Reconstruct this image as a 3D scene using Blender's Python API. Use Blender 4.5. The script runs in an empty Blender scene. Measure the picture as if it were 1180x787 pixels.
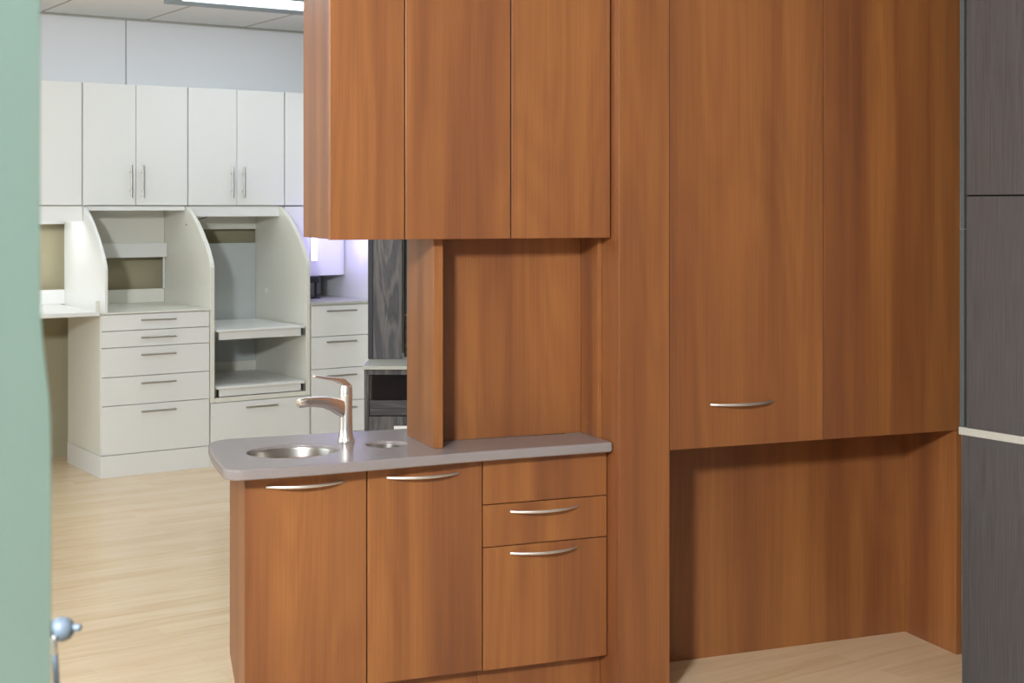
import bpy, bmesh, math, random
from mathutils import Vector, Matrix
random.seed(7)
S = bpy.context.scene
C = S.collection
PI = math.pi

# ------------------------------------------------------------------ materials
def srgb(r, g, b):
    f = lambda c: (c/255/12.92) if c/255 <= .04045 else ((c/255+.055)/1.055)**2.4
    return (f(r), f(g), f(b), 1)

def newmat(name):
    m = bpy.data.materials.new(name); m.use_nodes = True
    nt = m.node_tree; b = nt.nodes['Principled BSDF']
    return m, nt, b

def ramp(nt, stops, interp='LINEAR'):
    r = nt.nodes.new('ShaderNodeValToRGB'); r.color_ramp.interpolation = interp
    e = r.color_ramp.elements
    while len(e) < len(stops): e.new(.5)
    for k, (p, c) in zip(e, stops): k.position = p; k.color = c
    return r

def coords(nt, scale, per_object=True, rot=(0, 0, 0)):
    tc = nt.nodes.new('ShaderNodeTexCoord'); mp = nt.nodes.new('ShaderNodeMapping')
    mp.inputs['Scale'].default_value = scale; mp.inputs['Rotation'].default_value = rot
    src = tc.outputs['Object']
    if per_object:
        oi = nt.nodes.new('ShaderNodeObjectInfo')
        mul = nt.nodes.new('ShaderNodeVectorMath'); mul.operation = 'SCALE'
        mul.inputs[0].default_value = (13.7, 7.3, 21.1)
        nt.links.new(oi.outputs['Random'], mul.inputs['Scale'])
        ad = nt.nodes.new('ShaderNodeVectorMath'); ad.operation = 'ADD'
        nt.links.new(src, ad.inputs[0]); nt.links.new(mul.outputs[0], ad.inputs[1])
        src = ad.outputs[0]
    nt.links.new(src, mp.inputs['Vector'])
    return mp.outputs['Vector']

def noise(nt, vec, scale, detail=3, rough=.5, dist=0):
    n = nt.nodes.new('ShaderNodeTexNoise')
    n.inputs['Scale'].default_value = scale; n.inputs['Detail'].default_value = detail
    n.inputs['Roughness'].default_value = rough; n.inputs['Distortion'].default_value = dist
    nt.links.new(vec, n.inputs['Vector']); return n.outputs['Fac']

def mix(nt, fac, a, b, mode='MIX'):
    m = nt.nodes.new('ShaderNodeMix'); m.data_type = 'RGBA'; m.blend_type = mode
    for inp, v in ((m.inputs[0], fac), (m.inputs[6], a), (m.inputs[7], b)):
        if hasattr(v, 'links') or isinstance(v, bpy.types.NodeSocket): nt.links.new(v, inp)
        else: inp.default_value = v
    return m.outputs[2]

def math_node(nt, op, a, b=0.0):
    m = nt.nodes.new('ShaderNodeMath'); m.operation = op
    for i, v in enumerate((a, b)):
        if isinstance(v, bpy.types.NodeSocket): nt.links.new(v, m.inputs[i])
        else: m.inputs[i].default_value = v
    return m.outputs[0]

def plain(name, col, rough=.5, metal=0, spec=.5, coat=0, speck=0, speck_scale=300):
    m, nt, b = newmat(name)
    b.inputs['Roughness'].default_value = rough; b.inputs['Metallic'].default_value = metal
    b.inputs['Specular IOR Level'].default_value = spec
    b.inputs['Coat Weight'].default_value = coat; b.inputs['Coat Roughness'].default_value = .15
    v = coords(nt, (1, 1, 1))
    n = noise(nt, v, speck_scale, 2)
    d = max(speck, .012)
    c0 = tuple(x*(1-d) for x in col[:3])+(1,); c1 = tuple(min(1, x*(1+d)) for x in col[:3])+(1,)
    r = ramp(nt, [(.35, c0), (.65, c1)])
    nt.links.new(n, r.inputs['Fac']); nt.links.new(r.outputs['Color'], b.inputs['Base Color'])
    return m

def cherry(name='cherry_laminate'):
    m, nt, b = newmat(name)
    v1 = coords(nt, (7.5, 7.5, .35)); n1 = noise(nt, v1, 1.0, 2, .5, .25)
    v2 = coords(nt, (1, 1, .11))
    wv = nt.nodes.new('ShaderNodeTexNoise'); wv.inputs['Scale'].default_value = 5.2
    wv.inputs['Detail'].default_value = 1; nt.links.new(v2, wv.inputs['Vector'])
    rings = math_node(nt, 'SINE', math_node(nt, 'MULTIPLY', wv.outputs['Fac'], 70))
    rings = math_node(nt, 'MULTIPLY_ADD', rings, .5); rings.node.inputs[2].default_value = .5
    v3 = coords(nt, (1, 1, .012)); n3 = noise(nt, v3, 210, 3, .6)
    base = ramp(nt, [(.24, srgb(116, 68, 40)), (.42, srgb(134, 81, 45)), (.55, srgb(148, 93, 50)), (.76, srgb(160, 103, 55))])
    nt.links.new(n1, base.inputs['Fac'])
    c = mix(nt, math_node(nt, 'MULTIPLY', rings, .16), base.outputs['Color'], srgb(106, 58, 36))
    fr = ramp(nt, [(.3, (.86, .85, .84, 1)), (.65, (1.05, 1.04, 1.03, 1))]); nt.links.new(n3, fr.inputs['Fac'])
    c = mix(nt, 1.0, c, fr.outputs['Color'], 'MULTIPLY')
    nt.links.new(c, b.inputs['Base Color'])
    b.inputs['Roughness'].default_value = .38
    b.inputs['Specular IOR Level'].default_value = .65
    return m

ROT = 0.25
def dark_laminate():
    m, nt, b = newmat('dark_brown_laminate')
    v = coords(nt, (1, 1, .02)); n = noise(nt, v, 260, 3, .6)
    r = ramp(nt, [(.3, srgb(64, 61, 62)), (.7, srgb(86, 83, 84))])
    nt.links.new(n, r.inputs['Fac']); nt.links.new(r.outputs['Color'], b.inputs['Base Color'])
    b.inputs['Roughness'].default_value = .52
    b.inputs['Specular IOR Level'].default_value = .9
    b.inputs['Anisotropic'].default_value = .9
    tg = nt.nodes.new('ShaderNodeTangent'); tg.direction_type = 'RADIAL'; tg.axis = 'Z'
    nt.links.new(tg.outputs[0], b.inputs['Tangent']); b.inputs['Anisotropic Rotation'].default_value = ROT
    bp = nt.nodes.new('ShaderNodeBump'); bp.inputs['Strength'].default_value = .12; bp.inputs['Distance'].default_value = .001
    nt.links.new(n, bp.inputs['Height']); nt.links.new(bp.outputs['Normal'], b.inputs['Normal'])
    return m

def driftwood(name, vertical=True):
    m, nt, b = newmat(name)
    sc = (9, 9, .9) if vertical else (.9, .9, 9)
    v = coords(nt, sc); n = noise(nt, v, 1.6, 4, .6, .9)
    sc2 = (1, 1, .03) if vertical else (.03, .03, 1)
    n2 = noise(nt, coords(nt, sc2), 180, 3, .6)
    r = ramp(nt, [(.3, srgb(36, 34, 40)), (.45, srgb(66, 61, 64)), (.54, srgb(104, 96, 92)), (.62, srgb(52, 49, 54)), (.75, srgb(84, 78, 78))])
    nt.links.new(n, r.inputs['Fac'])
    f = ramp(nt, [(.3, (.72, .72, .74, 1)), (.7, (1.05, 1.05, 1.05, 1))]); nt.links.new(n2, f.inputs['Fac'])
    nt.links.new(mix(nt, 1.0, r.outputs['Color'], f.outputs['Color'], 'MULTIPLY'), b.inputs['Base Color'])
    b.inputs['Roughness'].default_value = .5
    return m

def plank_floor():
    m, nt, b = newmat('maple_plank_floor')
    tc = nt.nodes.new('ShaderNodeTexCoord'); v = tc.outputs['Object']
    br = nt.nodes.new('ShaderNodeTexBrick'); nt.links.new(v, br.inputs['Vector'])
    br.offset = .37; br.inputs['Scale'].default_value = 1
    br.inputs['Brick Width'].default_value = .95; br.inputs['Row Height'].default_value = .105
    br.inputs['Mortar Size'].default_value = .0008; br.inputs['Mortar Smooth'].default_value = 0
    br.inputs['Color1'].default_value = (0, 0, 0, 1); br.inputs['Color2'].default_value = (1, 1, 1, 1)
    br.inputs['Mortar'].default_value = (.25, .25, .25, 1); br.inputs['Bias'].default_value = 0
    n1 = noise(nt, coords(nt, (1.0, 9, 1), False), 2.2, 4, .6, .5)
    n2 = noise(nt, coords(nt, (1.2, 40, 1), False), 4, 3, .6)
    sep = nt.nodes.new('ShaderNodeSeparateColor'); nt.links.new(br.outputs['Color'], sep.inputs['Color'])
    a = math_node(nt, 'MULTIPLY', sep.outputs[0], .16)
    s = math_node(nt, 'ADD', a, math_node(nt, 'MULTIPLY', n1, .52))
    s = math_node(nt, 'ADD', s, math_node(nt, 'MULTIPLY', n2, .18))
    r = ramp(nt, [(.22, srgb(212, 180, 143)), (.42, srgb(226, 199, 164)), (.68, srgb(236, 214, 184))])
    nt.links.new(s, r.inputs['Fac']); nt.links.new(r.outputs['Color'], b.inputs['Base Color'])
    rr = math_node(nt, 'MULTIPLY_ADD', n2, .10); rr.node.inputs[2].default_value = .17
    nt.links.new(rr, b.inputs['Roughness'])
    b.inputs['Specular IOR Level'].default_value = .5
    return m

def ceiling_tiles():
    m, nt, b = newmat('ceiling_tiles')
    tc = nt.nodes.new('ShaderNodeTexCoord'); sp = nt.nodes.new('ShaderNodeSeparateXYZ')
    nt.links.new(tc.outputs['Object'], sp.inputs[0])
    def line(out, off, step, w):
        t = math_node(nt, 'ADD', out, -off); t = math_node(nt, 'DIVIDE', t, step)
        t = math_node(nt, 'FRACT', math_node(nt, 'ADD', t, 50.5))
        t = math_node(nt, 'ABSOLUTE', math_node(nt, 'ADD', t, -.5))
        return math_node(nt, 'LESS_THAN', t, w/step)
    l = math_node(nt, 'MAXIMUM', line(sp.outputs['X'], 2.56, .685, .008), line(sp.outputs['Y'], 8.17, 1.37, .008))
    n = noise(nt, coords(nt, (1, 1, 1), False), 260, 2)
    r = ramp(nt, [(.3, srgb(232, 232, 229)), (.7, srgb(240, 240, 238))]); nt.links.new(n, r.inputs['Fac'])
    nt.links.new(mix(nt, l, r.outputs['Color'], srgb(176, 166, 146)), b.inputs['Base Color'])
    b.inputs['Roughness'].default_value = .85
    return m

def brushed(name, col, rough, scale=(1, 1, 40)):
    m, nt, b = newmat(name)
    b.inputs['Metallic'].default_value = 1
    n = noise(nt, coords(nt, scale), 60, 2)
    r = ramp(nt, [(.3, tuple(c*.88 for c in col[:3])+(1,)), (.7, col)])
    nt.links.new(n, r.inputs['Fac']); nt.links.new(r.outputs['Color'], b.inputs['Base Color'])
    b.inputs['Roughness'].default_value = rough
    return m

def emit(name, col, strength):
    m, nt, b = newmat(name)
    b.inputs['Base Color'].default_value = col
    b.inputs['Emission Color'].default_value = col
    b.inputs['Emission Strength'].default_value = strength
    return m

M = dict(
    cherry=cherry(), dark=dark_laminate(), drift=driftwood('driftwood_laminate'), drifte=plain('dark_edge', srgb(46, 43, 50), .6), drifth=driftwood('driftwood_laminate_horizontal', False),
    floor=plank_floor(), ceiling=ceiling_tiles(),
    white=plain('white_melamine', srgb(230, 229, 226), .4),
    warmwhite=plain('warm_white_melamine', srgb(226, 223, 212), .42),
    greywhite=plain('grey_backboard', srgb(188, 192, 190), .35),
    wall=plain('shade_toned_beige_wall', srgb(172, 163, 134), .8),  # the brown shade behind the cabinet openings is put into this beige
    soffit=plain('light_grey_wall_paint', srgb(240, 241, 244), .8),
    roomwall=plain('white_wall_paint', srgb(230, 230, 228), .8),
    frontwall=plain('grey_wall_paint', srgb(165, 168, 172), .8),
    top=plain('mauve_grey_solid_surface', srgb(142, 133, 133), .27, speck=.035, speck_scale=420),
    edge=plain('cherry_edge_banding', srgb(176, 104, 62), .4),
    counter=plain('off_white_counter', srgb(184, 182, 173), .35, speck=.03),
    chrome=brushed('polished_chrome', (1, .97, .97, 1), .27),
    steel=brushed('brushed_steel', (.50, .47, .43, 1), .30, (1, 1, 60)),
    nickel=brushed('satin_nickel', (.80, .79, .78, 1), .45),
    bar=brushed('dull_steel_bar', (.50, .47, .43, 1), .34),
    slide=brushed('zinc_slide', (.36, .40, .42, 1), .4),
    black=plain('black_plastic', srgb(24, 24, 26), .4),
    greyband=plain('grey_edge_band', srgb(84, 88, 88), .6, spec=.2),
    gap=plain('dark_gap', srgb(30, 28, 28), .7),
    partition=plain('pale_green_panel_paint', srgb(176, 214, 211), .6),
    stay=plain('blue_grey_metal', srgb(100, 112, 126), .5, metal=.1),
    glass=plain('dark_glass', srgb(22, 26, 30), .04, spec=.8),
    blueglass=plain('blue_glass', srgb(60, 84, 100), .1, spec=.8),
    lamp=emit('lamp_diffuser', (.80, .925, 1, 1), 6.6),
    lampw=emit('undercabinet_diffuser', (.93, .97, 1, 1), 13.0),
    led=emit('violet_white_led', (.72, .68, 1, 1), 2.6),
    fixture=plain('grey_fixture_metal', srgb(148, 158, 164), .5),
)

# ------------------------------------------------------------------ mesh helpers
class MB:
    def __init__(s): s.bm = bmesh.new()
    def box(s, x0, x1, y0, y1, z0, z1):
        if x0 > x1: x0, x1 = x1, x0
        if y0 > y1: y0, y1 = y1, y0
        if z0 > z1: z0, z1 = z1, z0
        v = [s.bm.verts.new(p) for p in ((x0,y0,z0),(x1,y0,z0),(x1,y1,z0),(x0,y1,z0),(x0,y0,z1),(x1,y0,z1),(x1,y1,z1),(x0,y1,z1))]
        for f in ((3,2,1,0),(4,5,6,7),(0,1,5,4),(1,2,6,5),(2,3,7,6),(3,0,4,7)): s.bm.faces.new([v[i] for i in f])
        return s
    def prism(s, pts, axis, a, b):
        """pts: 2D outline in the plane normal to axis, extruded from a to b"""
        def P(p, t):
            return {'x': (t, p[0], p[1]), 'y': (p[0], t, p[1]), 'z': (p[0], p[1], t)}[axis]
        v0 = [s.bm.verts.new(P(p, a)) for p in pts]; v1 = [s.bm.verts.new(P(p, b)) for p in pts]
        n = len(pts)
        s.bm.faces.new(v0); s.bm.faces.new(v1[::-1])
        for i in range(n): s.bm.faces.new([v0[(i+1) % n], v0[i], v1[i], v1[(i+1) % n]])
        return s
    def lathe(s, prof, c=(0, 0, 0), n=40, sx=1, sy=1, axis='z', cap=True):
        rings = []
        for r, z in prof:
            ring = []
            for i in range(n):
                a = 2*PI*i/n; p = (math.cos(a)*r*sx, math.sin(a)*r*sy, z)
                if axis == 'y': p = (p[0], p[2], p[1])
                if axis == 'x': p = (p[2], p[0], p[1])
                ring.append(s.bm.verts.new((p[0]+c[0], p[1]+c[1], p[2]+c[2])))
            rings.append(ring)
        for a, b in zip(rings, rings[1:]):
            for i in range(n): s.bm.faces.new([a[i], a[(i+1) % n], b[(i+1) % n], b[i]])
        if cap: s.bm.faces.new(rings[0][::-1]); s.bm.faces.new(rings[-1])
        return s
    def sweep(s, path, sizes, up=(0, 0, 1), n=16, power=2.6):
        """rounded section swept along path; sizes = (half width, half height) at each point"""
        up = Vector(up); rings = []
        P = [Vector(p) for p in path]
        for i, p in enumerate(P):
            t = (P[min(i+1, len(P)-1)]-P[max(i-1, 0)]).normalized()
            side = t.cross(up)
            if side.length < 1e-4: side = Vector((1, 0, 0))
            side.normalize(); nrm = side.cross(t).normalized()
            w, h = sizes[i]; ring = []
            for k in range(n):
                a = 2*PI*k/n; ca, sa = math.cos(a), math.sin(a)
                e = 2/power
                ring.append(s.bm.verts.new(p+side*(w*math.copysign(abs(ca)**e, ca))+nrm*(h*math.copysign(abs(sa)**e, sa))))
            rings.append(ring)
        for a, b in zip(rings, rings[1:]):
            for i in range(n): s.bm.faces.new([a[i], a[(i+1) % n], b[(i+1) % n], b[i]])
        s.bm.faces.new(rings[0][::-1]); s.bm.faces.new(rings[-1])
        return s

class Frame:
    def __init__(s, x, y, rz): s.x, s.y, s.rz = x, y, rz
    def w(s, u, v): c, t = math.cos(s.rz), math.sin(s.rz); return (s.x+c*u-t*v, s.y+t*u+c*v)
FG = Frame(2.8585, 3.6205, math.radians(-12.7))      # the cherry showroom module
RM = Frame(0, 0, 0)                                  # the room
GY = Frame(0, 0, math.radians(-34))                  # the grey driftwood unit

def finish(name, mb, mat, parent=None, off=(0, 0, 0), bevel=0, smooth=False):
    bm = mb.bm
    bmesh.ops.translate(bm, verts=bm.verts, vec=(-off[0], -off[1], -off[2]))
    bmesh.ops.recalc_face_normals(bm, faces=bm.faces)
    me = bpy.data.meshes.new(name); bm.to_mesh(me); bm.free()
    o = bpy.data.objects.new(name, me); C.objects.link(o); me.materials.append(M[mat])
    if parent: o.parent = parent
    if bevel:
        md = o.modifiers.new('edge', 'BEVEL'); md.width = bevel; md.segments = 2; md.limit_method = 'ANGLE'; md.angle_limit = .6
    if smooth:
        for p in me.polygons: p.use_smooth = True
        try: me.set_sharp_from_angle(angle=.7)
        except Exception: pass
    return o

class Thing:
    def __init__(s, name, label, cat, fr, base, group=None):
        o = bpy.data.objects.new(name, None); C.objects.link(o); o.empty_display_size = .1
        w = fr.w(base[0], base[1]); o.location = (w[0], w[1], base[2]); o.rotation_euler = (0, 0, fr.rz)
        o['label'] = label; o['category'] = cat
        if group: o['group'] = group
        s.o = o; s.base = base
    def part(s, name, mb, mat, parent=None, bevel=.0008, smooth=False, label=None):
        o = finish(name, mb, mat, parent or s.o, s.base, bevel, smooth)
        if label: o['label'] = label
        return o

def struct(name, mb, mat):
    o = finish(name, mb, mat); o['kind'] = 'structure'; return o

def B(*a): return MB().box(*a)

# ------------------------------------------------------------------ the room
CZ = 2.83
struct('floor', B(-4, 6.5, -3, 9.28, -.05, 0), 'floor')
struct('ceiling', B(-4, 6.5, -3, 9.28, CZ, CZ+.05), 'ceiling')
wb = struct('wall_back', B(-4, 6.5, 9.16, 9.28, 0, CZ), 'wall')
WY0, WY1, WZ0, WZ1 = 4.4, 8.6, .8, 2.5
struct('wall_left', MB().box(-4.1, -4, -3, WY0, 0, CZ).box(-4.1, -4, WY1, 9.28, 0, CZ).box(-4.1, -4, WY0, WY1, 0, WZ0).box(-4.1, -4, WY0, WY1, WZ1, CZ), 'roomwall')
wf = MB()
struct('fill_window_2', MB().box(-4, -3.97, -2.3, .3, .95, 1.0).box(-4, -3.97, -2.3, .3, 2.2, 2.25).box(-4, -3.97, -2.3, -2.25, 1.0, 2.2).box(-4, -3.97, .25, .3, 1.0, 2.2).box(-4, -3.98, -1.02, -.98, 1.0, 2.2), 'white')  # unseen frame added around the fill meant for sheen on the dark doors
for y in (WY0, WY0+1.4, WY0+2.8, WY1): wf.box(-4.08, -4.02, y-.03, y+.03, WZ0, WZ1)
wf.box(-4.08, -4.02, WY0, WY1, WZ0, WZ0+.05).box(-4.08, -4.02, WY0, WY1, WZ1-.05, WZ1)
struct('fill_window_1', wf, 'white')  # unseen frame added on the left wall to carry the room fill
struct('wall_right', B(6.5, 6.6, -3, 9.28, 0, CZ), 'frontwall')
struct('wall_front', B(-4, 6.5, -3.1, -3, 0, CZ), 'frontwall')
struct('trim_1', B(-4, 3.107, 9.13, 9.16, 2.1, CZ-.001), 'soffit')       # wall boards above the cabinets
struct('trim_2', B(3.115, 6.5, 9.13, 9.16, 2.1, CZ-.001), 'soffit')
struct('trim_3', MB().box(-4, 6.5, 9.10, 9.13, CZ-.012, CZ-.001), 'counter')
struct('baseboard_back', MB().box(-4, 2.4, 9.142, 9.16, 0, .10).box(-4, 2.4, 9.148, 9.16, .10, .115), 'white')

def troffer(x0, y0, label, group='recessed ceiling lights'):
    t = Thing('ceiling_light', label, 'ceiling light', RM, (x0, y0, CZ-.03), group)
    w, l, f = 1.36, .70, .17
    fr = MB().box(x0, x0+w, y0, y0+f, CZ-.022, CZ-.001).box(x0, x0+w, y0+l-f, y0+l, CZ-.022, CZ-.001)
    fr.box(x0, x0+.04, y0+f, y0+l-f, CZ-.022, CZ-.001).box(x0+w-.04, x0+w, y0+f, y0+l-f, CZ-.022, CZ-.001)
    t.part('frame', fr, 'fixture', bevel=.002)
    t.part('diffuser', B(x0+.04, x0+w-.04, y0+f, y0+l-f, CZ-.016, CZ-.004), 'lamp', bevel=0)
troffer(3.02, 7.49, 'recessed ceiling light with a grey metal frame above the white wall cabinets', None)
for x, y in ((1.0, 7.2), (-.8, 6.2), (.9, 5.4), (-2.8, 7.4), (-2.8, 5.0), (3.3, 5.6), (-1.6, -1.6), (2.4, -1.6)):  # the two behind the camera are added to brighten the front wall
    troffer(x, y, 'unseen recessed ceiling light panel out in the open room')

# ------------------------------------------------------------------ white cabinetry at the back
YF = 8.28      # base fronts
YU = 8.68      # wall cabinet fronts
YB = 9.08      # backs
UB, UT = 1.606, 2.36

def bar_handle(t, parent, x0, x1, z, y):
    h = MB().lathe([(.006, x0), (.006, x1)], (0, y-.03, z), 14, axis='x')
    for px in (x0+.035, x1-.035): h.lathe([(.004, y-.03), (.004, y)], (px, 0, z), 10, axis='y')
    return t.part('handle', h, 'bar', parent, 0, True)
def bar_handle_v(t, parent, x, z0, z1, y):
    h = MB().lathe([(.007, z0), (.007, z1)], (x, y-.03, 0), 14)
    for pz in (z0+.045, z1-.045): h.lathe([(.004, y-.03), (.004, y)], (x, 0, pz), 10, axis='y')
    return t.part('handle', h, 'bar', parent, 0, True)

def wall_cab(x0, x1, seams, handles, label):
    t = Thing('wall_cabinet', label, 'wall cabinet', RM, ((x0+x1)/2, YB, UB), 'white wall cabinets along the back wall')
    b = MB().box(x0, x0+.016, YU+.02, YB+.04, UB, UT).box(x1-.016, x1, YU+.02, YB+.04, UB, UT)
    b.box(x0+.016, x1-.016, YU+.02, YB+.04, UB, UB+.016).box(x0+.016, x1-.016, YU+.02, YB+.04, UT-.016, UT).box(x0+.016, x1-.016, YB+.025, YB+.04, UB+.016, UT-.016)
    t.part('carcass', b, 'white')
    e = [x0]+seams+[x1]
    for i, (a, c) in enumerate(zip(e, e[1:])):
        d = t.part('door', B(a+.002, c-.002, YU, YU+.018, UB+.003, UT), 'white', bevel=.001)
        hx = handles[i]
        if hx: bar_handle_v(t, d, hx, 1.655, 1.858, YU)
wall_cab(1.30, 2.684, [1.99], [None, None], 'white wall cabinet with a plain door next to the green panel')
wall_cab(2.688, 3.358, [3.021], [2.983, 3.058], 'white two-door wall cabinet above the cream hutch with five drawers')
wall_cab(3.362, 4.030, [3.694], [3.655, 3.733], 'white two-door wall cabinet above the tall open bay with pull-out shelves')
wall_cab(4.034, 4.72, [4.37], [None, None], 'white wall cabinet partly hidden by the cherry wall cabinet')

GAB = [(YB, 1.603), (8.70, 1.603), (8.66, 1.585), (8.60, 1.553), (8.53, 1.508), (8.46, 1.452), (8.40, 1.396), (8.35, 1.343), (8.31, 1.292), (8.285, 1.25), (8.279, 1.225)]
def gable(x0, x1, zb): return MB().prism(GAB+[(8.279, zb), (YB, zb)], 'x', x0, x1)

def drawer_unit(name, x0, x1, cuts, label, hx0, hx1, hz, kick_ext=True, handle_on=None):
    t = Thing(name, label, 'drawer cabinet', RM, ((x0+x1)/2, 8.6, 0))
    z1 = cuts[0]
    b = MB().box(x0, x0+.016, YF+.02, 8.93, .131, z1).box(x1-.016, x1, YF+.02, 8.93, .131, z1)
    b.box(x0+.016, x1-.016, YF+.02, 8.93, .131, .147).box(x0+.016, x1-.016, 8.915, 8.93, .147, z1)
    t.part('carcass', b, 'warmwhite')
    t.part('plinth', MB().box(x0-.004, x1, YF-.002, YF+.014, 0, .129).box(x0-.004, x0+.012, YF+.014, 8.93, 0, .129), 'white')
    for i, (a, c) in enumerate(zip(cuts, cuts[1:])):
        d = t.part('drawer', B(x0+.004, x1-.004, YF, YF+.018, c+.002, a-.002), 'white', bevel=.001)
        if hz[i]: bar_handle(t, d, hx0, hx1, hz[i], YF)
    return t
t = drawer_unit('drawer_cabinet', 2.672, 3.347, [.961, .863, .764, .590, .421, .131], 'cream white base cabinet with five drawers under the hutch', 2.905, 3.12, [.925, .821, .718, .550, .380])
t.part('counter', B(2.672, 3.347, YF-.004, YB, .963, .972), 'warmwhite')

# hutch above the five drawers
t = Thing('hutch', 'white open hutch with a curved side and a slot opening above the five-drawer cabinet', 'hutch', RM, (3.0, 8.98, .973))
t.part('side_panel', gable(2.694, 2.712, .973), 'white', bevel=.002)
bk = MB().box(2.713, 3.346, YB-.015, YB, .973, 1.060).box(2.713, 3.346, YB-.015, YB, 1.275, 1.60)
t.part('backboard', bk, 'warmwhite', bevel=0)
t.part('rail', B(2.713, 3.345, YB-.07, YB-.016, 1.27, 1.362), 'white', label='white horizontal rail above the slot opening')
t.part('header', B(2.713, 3.345, YU+.01, YU+.028, 1.575, 1.603), 'white')
t.part('trim_strip', B(3.334, 3.3455, YB-.03, YB-.016, 1.061, 1.269), 'white')
t.part('shelf_pin', MB().lathe([(.004, 3.338), (.004, 3.346)], (0, 8.66, 1.485), 10, axis='x'), 'bar', bevel=0)

# tall open bay
t = Thing('shelf_cabinet', 'tall white open bay with curved sides and two pull-out shelves over a deep drawer', 'shelf cabinet', RM, (3.69, 8.6, 0))
t.part('side_panel', gable(3.349, 3.377, .392), 'warmwhite', bevel=.002)
t.part('side_panel', gable(3.998, 4.024, .392), 'warmwhite', bevel=.002)
t.part('rail', B(3.378, 3.997, YF-.001, YF+.02, .392, .420), 'warmwhite')
t.part('bottom', B(3.378, 3.997, YF+.021, YB-.02, .392, .408), 'warmwhite')
bk = MB().box(3.378, 3.997, YB-.015, YB, 1.447, 1.60).box(3.378, 3.997, YB-.015, YB, .409, .548)
t.part('backboard', bk, 'warmwhite', bevel=0)
t.part('back_panel', B(3.379, 3.996, YB-.014, YB-.002, .549, 1.352), 'greywhite', bevel=0, label='grey back panel behind the pull-out shelves')
t.part('header', MB().box(3.378, 3.997, YU+.01, YU+.028, 1.535, 1.603), 'white')
for zt, zf0, zf1 in ((.838, .775, .824), (.488, .425, .470)):
    sh = t.part('pull_out_shelf', MB().box(3.392, 3.985, YF-.004, YB-.05, zf1+.001, zt).box(3.412, 3.965, YF+.01, YF+.026, zf0, zf1), 'white', bevel=.002)
    for x in (3.379, 3.975):
        t.part('slide', MB().box(x, x+.012, YF+.004, 8.9, zf0+.004, zf1-.002).lathe([(.014, x+.003), (.014, x+.010)], (0, YF+.02, (zf0+zf1)/2), 14, axis='x'), 'slide', sh, 0)
t.part('grommet', MB().lathe([(.022, 3.992), (.020, 3.9975)], (0, 8.90, 1.03), 20, axis='x', sy=1), 'white', bevel=0, label='round white grommet on the right side panel')
b = MB().box(3.351, 3.367, YF+.02, 8.93, .131, .388).box(4.006, 4.022, YF+.02, 8.93, .131, .388).box(3.367, 4.006, YF+.02, 8.93, .131, .147)
t.part('carcass', b, 'warmwhite')
t.part('plinth', B(3.349, 4.024, YF-.002, YF+.014, 0, .129), 'white')
d = t.part('drawer', B(3.353, 4.020, YF, YF+.018, .133, .388), 'white', bevel=.001)
bar_handle(t, d, 3.574, 3.788, .352, YF)
t = Thing('cable', 'short thin black cable under the header of the tall white bay', 'cable', RM, (3.45, 8.66, 1.5))
t.part('wire', MB().sweep([(3.384, 8.66, 1.522), (3.41, 8.655, 1.518), (3.44, 8.655, 1.522), (3.48, 8.66, 1.532)], [(.003, .003)]*4, n=8), 'black', bevel=0, smooth=True)

t = drawer_unit('drawer_cabinet', 4.030, 4.49, [.963, .761, .553, .337, .131], 'white base cabinet with four drawers right of the tall bay, behind the faucet', 4.13, 4.344, [.927, .727, .508, .296])
t.part('counter', B(4.028, 4.49, YF-.006, YB, .965, .982), 'counter')
# low hanging cabinet, its right side panel, LED light and black stand
t = Thing('wall_cabinet', 'white low-hanging cabinet with the violet light strip, left of the driftwood panel', 'wall cabinet', RM, (4.25, 8.98, 1.135))
t.part('carcass', MB().box(4.03, 4.484, YU+.02, YB, 1.135, 1.60), 'white')
t.part('backboard', B(4.03, 4.484, YB-.03, YB-.018, .983, 1.134), 'white')
t.part('door', B(4.032, 4.455, YU, YU+.018, 1.135, 1.60), 'white', bevel=.001)
lh = t.part('light_strip', B(4.222, 4.268, YU-.006, YU-.0005, 1.232, 1.50), 'white', label='violet-white light strip')
t.part('diffuser', B(4.226, 4.264, YU-.014, YU-.0065, 1.236, 1.495), 'led', lh, bevel=0)
t = Thing('tall_end_panel', 'tall white end panel lit violet beside the driftwood panel', 'panel', RM, (4.50, 8.6, 0))
t.part('panel', B(4.492, 4.512, YF-.2, YB, 0, 2.36), 'white')
t = Thing('lamp_stand', 'small black stand on the counter under the low-hanging white cabinet', 'stand', RM, (4.16, 8.62, .983))
t.part('base', MB().lathe([(.035, .983), (.03, .992)], (4.25, 8.66, 0), 20), 'black', bevel=0, smooth=True)
t.part('pole', MB().lathe([(.009, .992), (.009, 1.10)], (4.25, 8.66, 0), 12), 'black', bevel=0, smooth=True)
t.part('head', B(4.16, 4.265, 8.63, 8.675, 1.09, 1.133), 'black', bevel=.004)

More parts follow.
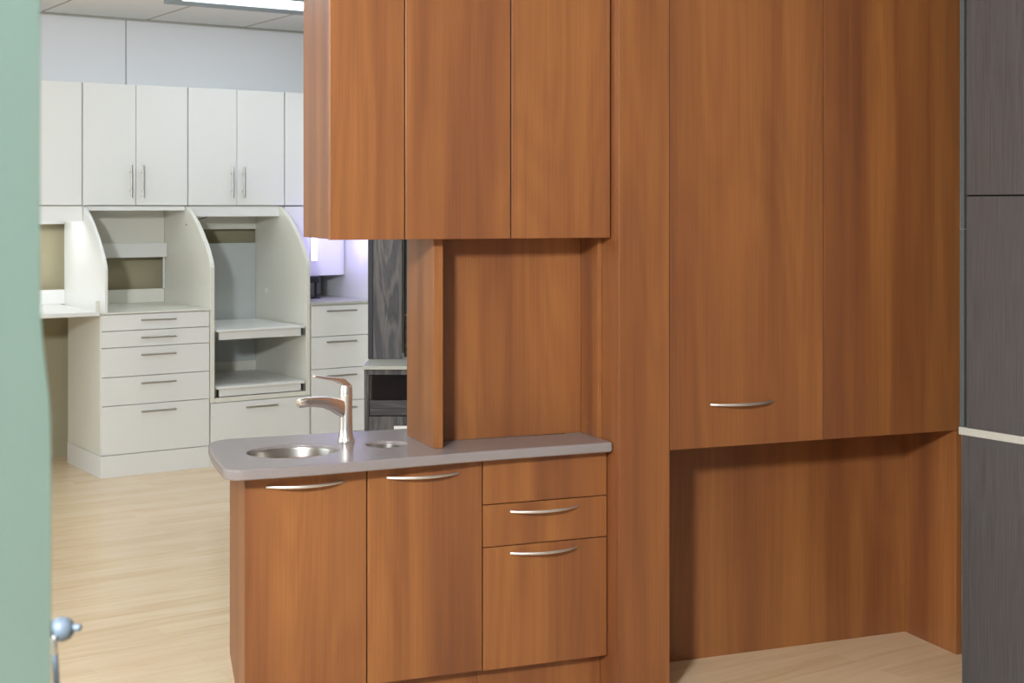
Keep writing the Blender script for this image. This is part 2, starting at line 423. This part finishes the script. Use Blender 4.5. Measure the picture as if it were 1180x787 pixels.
# desk at far left
t = Thing('desk', 'white wall desk with an open knee space left of the five-drawer cabinet', 'desk', RM, (2.0, 8.6, 0))
t.part('desktop', B(1.32, 2.665, YF-.002, YB, .957, .982), 'white', bevel=.002)
t.part('leg_panel', B(1.32, 1.34, YF+.02, 8.98, 0, .956), 'white')
t.part('edge_block', B(2.643, 2.665, YF+.005, YF+.025, .983, 1.045), 'warmwhite')
t = Thing('hutch', 'white brightly lit hutch on the wall desk beside the green panel', 'hutch', RM, (2.0, 8.98, .983))
t.part('side_panel', gable(1.32, 1.34, .983), 'white', bevel=.002)
bk = MB().box(1.341, 1.55, YB-.015, YB, .983, 1.60).box(1.55, 2.6925, YB-.015, YB, .983, 1.074).box(1.55, 2.6925, YB-.015, YB, 1.49, 1.60)
t.part('backboard', bk, 'white', bevel=0)
t.part('header', B(1.341, 2.690, YU+.01, YU+.028, 1.51, 1.603), 'white')
t = Thing('undercabinet_lamp', 'bright white strip lamp under the wall cabinet above the desk', 'lamp', RM, (2.1, 8.8, 1.58))
t.part('housing', B(1.6, 2.6, 8.76, 8.84, 1.575, 1.60), 'white')
t.part('diffuser', B(1.61, 2.59, 8.765, 8.835, 1.565, 1.5745), 'lampw', bevel=0)

# ------------------------------------------------------------------ grey driftwood unit (turned to face the room)
t = Thing('side_cabinet', 'grey driftwood cabinet with a white counter and a dark glass door behind the worktop', 'cabinet', GY, (-.3, 6.9, 0))
g0, g1, gy = -.699, .25, 6.72
t.part('counter', B(-.704, .27, 6.69, 7.28, .832, .850), 'counter', bevel=.002)
b = MB().box(g0, g0+.022, gy, 7.25, 0, .831).box(g1-.022, g1, gy, 7.25, 0, .831).box(g0+.022, g1-.022, 7.235, 7.25, .1, .831)
b.box(g0+.022, g1-.022, gy, gy+.02, .805, .831).box(g0+.022, g1-.022, gy+.02, 7.23, .1, .118)
t.part('carcass', b, 'drift')
t.part('glass_door', B(g0+.024, g1-.024, gy+.006, gy+.012, .686, .803), 'glass', bevel=0)
t.part('rail', B(g0+.024, g1-.024, gy+.002, gy+.02, .645, .684), 'drifth')
t.part('shadow_rail', B(g0+.024, g1-.024, gy+.012, gy+.024, .612, .643), 'drifth')
d = t.part('drawer', B(g0+.024, g1-.024, gy, gy+.018, .36, .608), 'drift')
t.part('handle', MB().box(-.556, -.40, gy-.028, gy-.02, .552, .567).box(-.54, -.53, gy-.02, gy, .555, .564).box(-.426, -.416, gy-.02, gy, .555, .564), 'nickel', d)
t.part('drawer', B(g0+.024, g1-.024, gy, gy+.018, .122, .356), 'drift')
t.part('plinth', B(g0+.022, g1-.022, gy+.05, gy+.066, 0, .099), 'drifth')
t = Thing('divider', 'tall grey driftwood panel standing at the back of the white counter', 'divider', GY, (-.62, 7.05, .851))
t.part('edge_post', B(-.708, -.684, 6.99, 7.2, .851, 2.2), 'drifte', label='dark edge of the driftwood panel')
t.part('panel', B(-.683, -.541, 6.992, 7.012, .851, 2.2), 'drift')
t = Thing('glass_pane', 'bluish glass pane beside the driftwood panel', 'glass pane', GY, (-.3, 7.05, .851))
t.part('glass', B(-.539, .2, 7.10, 7.108, 1.06, 2.2), 'blueglass', bevel=0)
t.part('lower_panel', MB().box(-.539, .2, 7.095, 7.113, .851, 1.055), 'drifth')

# ------------------------------------------------------------------ cherry module
def bow_handle(t, parent, u0, u1, z, v=0., droop=0):
    n = 22; path = []; size = []
    for i in range(n+1):
        s = i/n; k = math.sin(PI*s)
        path.append((u0+(u1-u0)*s, v-.003-.032*k**.8, z-.001*k)); size.append((.0022+.0010*k, .0036+.0010*k))
    h = MB().sweep(path, size, n=12)
    return t.part('handle', h, 'nickel', parent, 0, True, 'curved satin metal handle')

# tall column and big cabinet
def screw(t, parent, u, v, z):
    t.part('screw', MB().lathe([(.0045, u-.0015), (.004, u)], (0, v, z), 12, axis='x'), 'steel', parent, 0)
BT = 2.78
t = Thing('column', 'tall cherry wood column panel between the sink area and the large wall cabinet', 'column', FG, (.09, .13, 0))
t.part('front_panel', B(0, .1845, 0, .020, 0, BT), 'cherry', bevel=.0012)
t.part('side_panel', B(0, .018, .0205, .300, 0, BT), 'cherry')
t.part('side_panel', B(.167, .1845, .0205, .300, 0, BT), 'cherry')
t = Thing('wall_cabinet', 'large cherry wall cabinet with two tall doors above the open knee space', 'wall cabinet', FG, (.77, .15, .8))
b = MB().box(.1875, .205, .0205, .285, .802, BT).box(1.3265, 1.344, .0205, .285, .802, BT).box(.205, 1.3265, .0205, .285, .802, .82).box(.205, 1.3265, .27, .285, .82, BT)
t.part('carcass', b, 'cherry')
d = t.part('door', B(.1868, .776, 0, .0195, .8, BT), 'cherry', bevel=.001)
bow_handle(t, d, .335, .576, .942, 0)
t.part('door', B(.7785, 1.350, 0, .0195, .8, BT), 'cherry', bevel=.001)
t = Thing('knee_space_surround', 'cherry back and right side panels lining the open knee space', 'panelling', FG, (.77, .2, 0))
t.part('back_panel', B(.1855, 1.3295, .290, .308, 0, .799), 'cherry')
t.part('side_panel', B(1.330, 1.353, -.006, .308, 0, .799), 'cherry')

# cherry wall cabinet above the sink
t = Thing('wall_cabinet', 'cherry wall cabinet with three doors above the sink worktop', 'wall cabinet', FG, (-.47, .22, 1.5))
b = MB().box(-.9435, -.926, .0705, .400, 1.501, BT).box(-.020, -.0025, .0705, .400, 1.501, BT)
b.box(-.926, -.020, .0705, .400, 1.501, 1.519).box(-.926, -.020, .385, .400, 1.519, BT)
t.part('carcass', b, 'cherry', bevel=.001)
for a, c in ((-.9435, -.7083), (-.7037, -.3568), (-.3522, -.0070)):
    t.part('door', B(a, c, .050, .0695, 1.4985, BT), 'cherry', bevel=.0012)

# niche above the worktop
HW = .832
t = Thing('niche_panel', 'cherry back panel of the niche between the worktop and the wall cabinet', 'panel', FG, (-.28, .26, HW))
t.part('back_panel', B(-.553, -.0165, .262, .280, HW+.0005, 1.500), 'cherry')
sp = t.part('side_panel', B(-.0155, -.0012, .126, .280, HW+.0005, 1.500), 'cherry')
for z in (1.465, .875): screw(t, sp, -.0156, .205, z)
t = Thing('end_panel', 'cherry upright panel standing on the worktop beside the small round opening', 'panel', FG, (-.57, .28, HW))
t.part('panel', B(-.586, -.5545, .132, .4195, HW+.0005, 1.500), 'cherry', bevel=.0012)

# worktop with openings (filled outline with holes)
def curve_mesh(name, loops, z0, z1, bev, mat):
    cu = bpy.data.curves.new(name, 'CURVE'); cu.dimensions = '2D'; cu.fill_mode = 'BOTH'
    cu.extrude = (z1-z0)/2-bev; cu.bevel_depth = bev; cu.bevel_resolution = 3; cu.offset = -bev
    for lp in loops:
        sp = cu.splines.new('POLY'); sp.points.add(len(lp)-1); sp.use_cyclic_u = True
        for p, q in zip(sp.points, lp): p.co = (q[0], q[1], 0, 1)
    o = bpy.data.objects.new(name+'_curve', cu); C.objects.link(o)
    dg = bpy.context.evaluated_depsgraph_get()
    me = bpy.data.meshes.new_from_object(o.evaluated_get(dg)); bpy.data.objects.remove(o)
    me.transform(Matrix.Translation((0, 0, (z0+z1)/2)))
    me.materials.clear(); me.materials.append(M[mat]); me.name = name
    ob = bpy.data.objects.new(name, me); C.objects.link(ob)
    for p in me.polygons: p.use_smooth = True
    try: me.set_sharp_from_angle(angle=.6)
    except Exception: pass
    return ob
def rounded(pts, n=8):
    """pts: (x, y, r); corners rounded with quadratic arcs"""
    out = []; N = len(pts)
    for i, (x, y, r) in enumerate(pts):
        p = Vector((x, y)); a = Vector(pts[i-1][:2]); b = Vector(pts[(i+1) % N][:2])
        if r == 0: out.append((x, y)); continue
        pa = p+(a-p).normalized()*r; pb = p+(b-p).normalized()*r
        for k in range(n+1):
            s = k/n; q = pa*(1-s)**2+p*2*s*(1-s)+pb*s*s; out.append((q.x, q.y))
    return out
outline = rounded([(-1.268, -.012, .06), (-1.04, -.018, .1), (-.447, .030, .1), (-.0015, .038, .012), (-.0015, .262, 0), (-.45, .262, 0), (-.45, .56, 0), (-.9, .563, 0), (-1.228, .572, .115), (-1.262, .26, .1)], 10)
SK = (-1.010, .256, .142, .122); SM = (-.700, .272, .064, .064)
def ell(c, n=56, k=0): return [(c[0]+(c[2]+k)*math.cos(2*PI*i/n), c[1]+(c[3]+k)*math.sin(2*PI*i/n)) for i in range(n)][::-1]
wt = curve_mesh('worktop', [outline, ell(SK), ell(SM)], HW-.032, HW, .006, 'top')
wt.location = (FG.x, FG.y, 0); wt.rotation_euler = (0, 0, FG.rz)
wt['label'] = 'mauve-grey solid worktop with rounded end and two round openings'; wt['category'] = 'worktop'

def basin(name, label, cat, c, depth, lip=.008):
    t = Thing(name, label, cat, FG, (c[0], c[1], HW-.012-depth))
    a, b_ = c[2]-.0006, c[3]-.0006; zt = HW-.010
    prof = [(1, zt-.028), (1, zt-.001), (.997, zt), (.985, zt-.0005), (.975, zt-.006), (.94, zt-depth*.5), (.90, zt-depth*.8), (.80, zt-depth*.93), (.62, zt-depth*.985), (.2, zt-depth),
            (.2, zt-depth-.002), (.62, zt-depth*.985-.002), (.81, zt-depth*.93-.002), (.915, zt-depth*.8), (.955, zt-depth*.5), (.985, zt-.028)]
    m = MB().lathe([(r, z) for r, z in prof], (c[0], c[1], 0), 56, a, b_, cap=False)
    n = 56
    t.part('bowl', m, 'steel', bevel=0, smooth=True)
    t.part('drain', MB().lathe([(.2*a*1.02, zt-depth+.0005), (.2*a*.9, zt-depth+.003), (.1*a, zt-depth+.002)], (c[0], c[1], 0), 28), 'chrome', bevel=0, smooth=True)
basin('sink', 'brushed steel oval sink set under the left end of the worktop', 'sink', SK, .15)
basin('waste_opening', 'small round steel-lined opening in the worktop right of the faucet', 'waste chute', SM, .11)

# faucet
t = Thing('faucet', 'chrome single-lever faucet on the worktop behind the sink', 'faucet', FG, (-.815, .348, HW))
fx, fy = -.815, .348
dv = Vector((-.93, -.37, 0)).normalized()
prof = [(.0275, HW+.0005), (.0285, HW+.004), (.027, HW+.010), (.0235, HW+.022), (.0215, HW+.045), (.0205, HW+.09), (.0205, HW+.15), (.0208, HW+.172), (.0185, HW+.184), (.010, HW+.189)]
t.part('body', MB().lathe(prof, (fx, fy, 0), 36), 'chrome', bevel=0, smooth=True)
def along(s, z): return (fx+dv.x*s, fy+dv.y*s, z)
path = [along(-.005, HW+.106), along(.02, HW+.116), along(.05, HW+.129), along(.085, HW+.139), along(.12, HW+.144), along(.155, HW+.146), along(.182, HW+.145), along(.186, HW+.1445)]
t.part('spout', MB().sweep(path, [(.015, .030), (.0155, .028), (.016, .023), (.016, .019), (.0155, .017), (.0155, .0155), (.015, .0145), (.012, .011)], n=20, power=3), 'chrome', bevel=0, smooth=True)
path = [along(-.012, HW+.178), along(.012, HW+.197), along(.035, HW+.207), along(.065, HW+.214), along(.10, HW+.221), along(.128, HW+.226), along(.131, HW+.2265)]
t.part('lever', MB().sweep(path, [(.014, .010), (.0145, .012), (.014, .009), (.013, .006), (.012, .005), (.011, .0045), (.008, .003)], n=20, power=3), 'chrome', bevel=0, smooth=True)
t.part('cartridge_cap', MB().lathe([(.0212, HW+.150), (.0218, HW+.153), (.0212, HW+.156)], (fx, fy, 0), 36), 'chrome', bevel=0, smooth=True)

# base cabinets
VF = .085; ZT = .7990
def base_panels(a, c, back=.335, top=False):
    b = MB().box(a, a+.016, VF+.0205, back, .12, ZT-.001).box(c-.016, c, VF+.0205, back, .12, ZT-.001)
    b.box(a+.016, c-.016, VF+.0205, back, .12, .136).box(a+.016, c-.016, back-.012, back, .136, ZT-.001)
    return b
t = Thing('base_cabinet', 'cherry base cabinet with one handle under the sink, at the left end', 'base cabinet', FG, (-1.0, .2, 0), None)
t.part('carcass', base_panels(-1.177, -.817), 'cherry')
d = t.part('door', B(-1.194, -.8192, VF, VF+.020, .126, ZT-.006), 'cherry', bevel=.0012)
bow_handle(t, d, -1.13, -.894, .758, VF)
t.part('side_panel', MB().prism([(VF+.0205, 0), (.20, 0), (.20, .09), (.335, .195), (.335, ZT-.0005), (VF+.0205, ZT-.0005)], 'x', -1.194, -1.178), 'cherry', bevel=.001)
t.part('plinth', B(-1.177, -.817, .140, .156, 0, .119), 'cherry')
t = Thing('base_cabinet', 'cherry base cabinet with one tall door between the sink cabinet and the drawers', 'base cabinet', FG, (-.63, .2, 0))
t.part('carcass', base_panels(-.816, -.4375), 'cherry')
d = t.part('door', B(-.8150, -.4395, VF, VF+.020, .126, ZT-.001), 'cherry', bevel=.0012)
bow_handle(t, d, -.754, -.518, .760, VF)
t.part('plinth', B(-.816, -.4375, .140, .156, 0, .119), 'cherry')
t = Thing('drawer_cabinet', 'cherry drawer cabinet with three fronts beside the column', 'drawer cabinet', FG, (-.22, .2, 0))
t.part('carcass', base_panels(-.4365, -.002), 'cherry')
for z0, z1, h in ((.652, ZT-.001, None), (.5165, .649, .623), (.124, .5135, .490)):
    d = t.part('drawer', B(-.4355, -.0035, VF, VF+.020, z0, z1), 'cherry', bevel=.0012)
    if h: bow_handle(t, d, -.344, -.110, h, VF)
t.part('plinth', B(-.4365, -.002, .140, .156, 0, .119), 'cherry')

# ------------------------------------------------------------------ dark cabinets at right
DX = 3.862; DY = 3.077; D1 = 1.2
t = Thing('wall_cabinet', 'tall dark brown wall cabinet standing on the off-white counter at right', 'wall cabinet', RM, (4.1, 2.2, .872))
t.part('end_panel', MB().box(DX, DX+.58, 3.058, DY-.002, .872, 1.524).box(DX, DX+.58, 3.058, DY-.004, 1.526, BT), 'greyband', label='grey end panel')
t.part('carcass', B(DX+.022, DX+.58, D1, 3.0575, .872, BT), 'gap')
for y0, y1 in ((2.10, 3.048), (D1, 2.097)):
    t.part('door', B(DX, DX+.02, y0, y1, 1.638, BT), 'dark', bevel=.001)
    t.part('door', B(DX, DX+.02, y0, y1, .873, 1.633), 'dark', bevel=.001)
t = Thing('counter', 'off-white counter slab between the dark upper and lower cabinets', 'counter', RM, (4.1, 2.2, .845))
t.part('slab', B(DX-.004, DX+.6, D1, DY, .846, .8715), 'counter', bevel=.002)
t = Thing('base_cabinet', 'dark brown base cabinet under the off-white counter at right', 'base cabinet', RM, (4.1, 2.2, 0))
t.part('carcass', B(DX+.022, DX+.58, D1, 3.064, 0, .845), 'dark')
t.part('end_panel', B(DX, DX+.0215, 3.04, 3.066, 0, .845), 'dark')
t.part('door', B(DX, DX+.0215, 2.10, 3.039, .01, .845), 'dark', bevel=.0008)
t.part('door', B(DX, DX+.0215, D1, 2.098, .01, .845), 'dark', bevel=.0008)

# ------------------------------------------------------------------ green panel and stay rod in the foreground (left)
CA = Frame(0, 0, math.radians(-34))
pd = 1.10
t = Thing('partition', 'pale green upright panel, out of focus, at the left edge of the view', 'partition', CA, (-.5, pd-.25, 0))
ed = [(0, 1.90), (0, 1.55), (.0006, 1.52), (.0022, 1.50), (.005, 1.475), (.008, 1.455), (.0095, 1.435), (.010, 1.40), (.010, .0)]
pm = MB().prism(ed+[(-.62, 0), (-.62, 1.90)], 'y', 0, .02)
bmesh.ops.rotate(pm.bm, verts=pm.bm.verts, cent=(0, 0, 0), matrix=Matrix.Rotation(math.radians(54), 3, 'Z'))
bmesh.ops.translate(pm.bm, verts=pm.bm.verts, vec=(-.364, pd, 0))
t.part('panel', pm, 'partition', bevel=.002)
t.part('bracket', B(-.56, -.53, pd-.04, 1.565, 1.115, 1.135), 'stay', bevel=.003)
t = Thing('stay_rod', 'blue-grey metal rod with a ball joint and stud beside the green panel', 'metal rod', CA, (-.508, 1.6, 1.129))
t.part('ball_joint', MB().lathe([(.002, -.0125), (.009, -.0115), (.0125, -.008), (.0138, -.002), (.0132, .003), (.0105, .009), (.005, .0125)], (-.5055, 1.6, 1.1245), 24, axis='x'), 'stay', bevel=0, smooth=True)
t.part('stud', MB().lathe([(.0042, .012), (.0042, .0215), (.003, .0225)], (-.5075, 1.6, 1.1262), 14, axis='x'), 'stay', bevel=0, smooth=True)
t.part('clip', MB().lathe([(.0032, 1.102), (.0034, 1.107), (.0034, 1.119), (.002, 1.122)], (-.5095, 1.583, 0), 12), 'chrome', bevel=0, smooth=True)
t.part('rod', MB().sweep([(-.5095, 1.584, 1.106), (-.5085, 1.584, 1.09), (-.5055, 1.584, 1.04), (-.498, 1.584, .92)], [(.0034, .0034)]*4, up=(0, 1, 0), n=12, power=2), 'stay', bevel=0, smooth=True)
t.part('arm', B(-.555, -.516, 1.566, 1.604, 1.12, 1.134), 'stay', bevel=.002)

# ------------------------------------------------------------------ lights
def area(name, loc, target, size, power, col=(1, 1, 1), sy=None):
    l = bpy.data.lights.new(name, 'AREA'); l.energy = power; l.color = col; l.shape = 'RECTANGLE'; l.size = size; l.size_y = sy or size
    o = bpy.data.objects.new(name, l); C.objects.link(o); o.location = loc
    o.rotation_euler = (Vector(target)-Vector(loc)).to_track_quat('-Z', 'Y').to_euler(); return o
area('key_light', (-1.22, .54, 2.72), (2.7, 3.6, .9), .42, 315, (.90, .965, 1))  # unseen flash-like key placed from the niche shadows, no ceiling fixture
area('side_fill_light', (-4.09, (WY0+WY1)/2, (WZ0+WZ1)/2), (0, (WY0+WY1)/2, (WZ0+WZ1)/2), WY1-WY0, 80, (.82, .92, 1), WZ1-WZ0)  # added fill from the left, brightens the white fronts and ceiling
area('front_fill_light', (-3.975, -1.0, 1.6), (0, -1.0, 1.6), 2.5, 12, (.9, .96, 1), 1.2)  # added weak fill at eye height for the dark doors
pl = bpy.data.lights.new('violet_glow', 'POINT'); pl.energy = 1.7; pl.color = (.36, .28, 1); pl.shadow_soft_size = .05
po = bpy.data.objects.new('violet_glow', pl); C.objects.link(po); po.location = (4.36, 8.45, 1.35)

w = bpy.data.worlds.new('world'); S.world = w; w.use_nodes = True
w.node_tree.nodes['Background'].inputs[0].default_value = (.9, .95, 1, 1)
w.node_tree.nodes['Background'].inputs[1].default_value = .5

# ------------------------------------------------------------------ camera
cam = bpy.data.cameras.new('camera'); co = bpy.data.objects.new('camera', cam); C.objects.link(co)
cam.lens = 50; cam.sensor_width = 36; cam.sensor_fit = 'HORIZONTAL'
cam.shift_y = -(393.5-238)/1180
co.location = (0, 0, 1.6); co.rotation_euler = (PI/2, 0, math.radians(-34))
cam.dof.use_dof = True; cam.dof.focus_distance = 5.2; cam.dof.aperture_fstop = 8
S.camera = co
S.view_settings.view_transform = 'Standard'; S.view_settings.look = 'None'
S.view_settings.exposure = 0.12; S.view_settings.gamma = 1; S.view_settings.use_curve_mapping = False
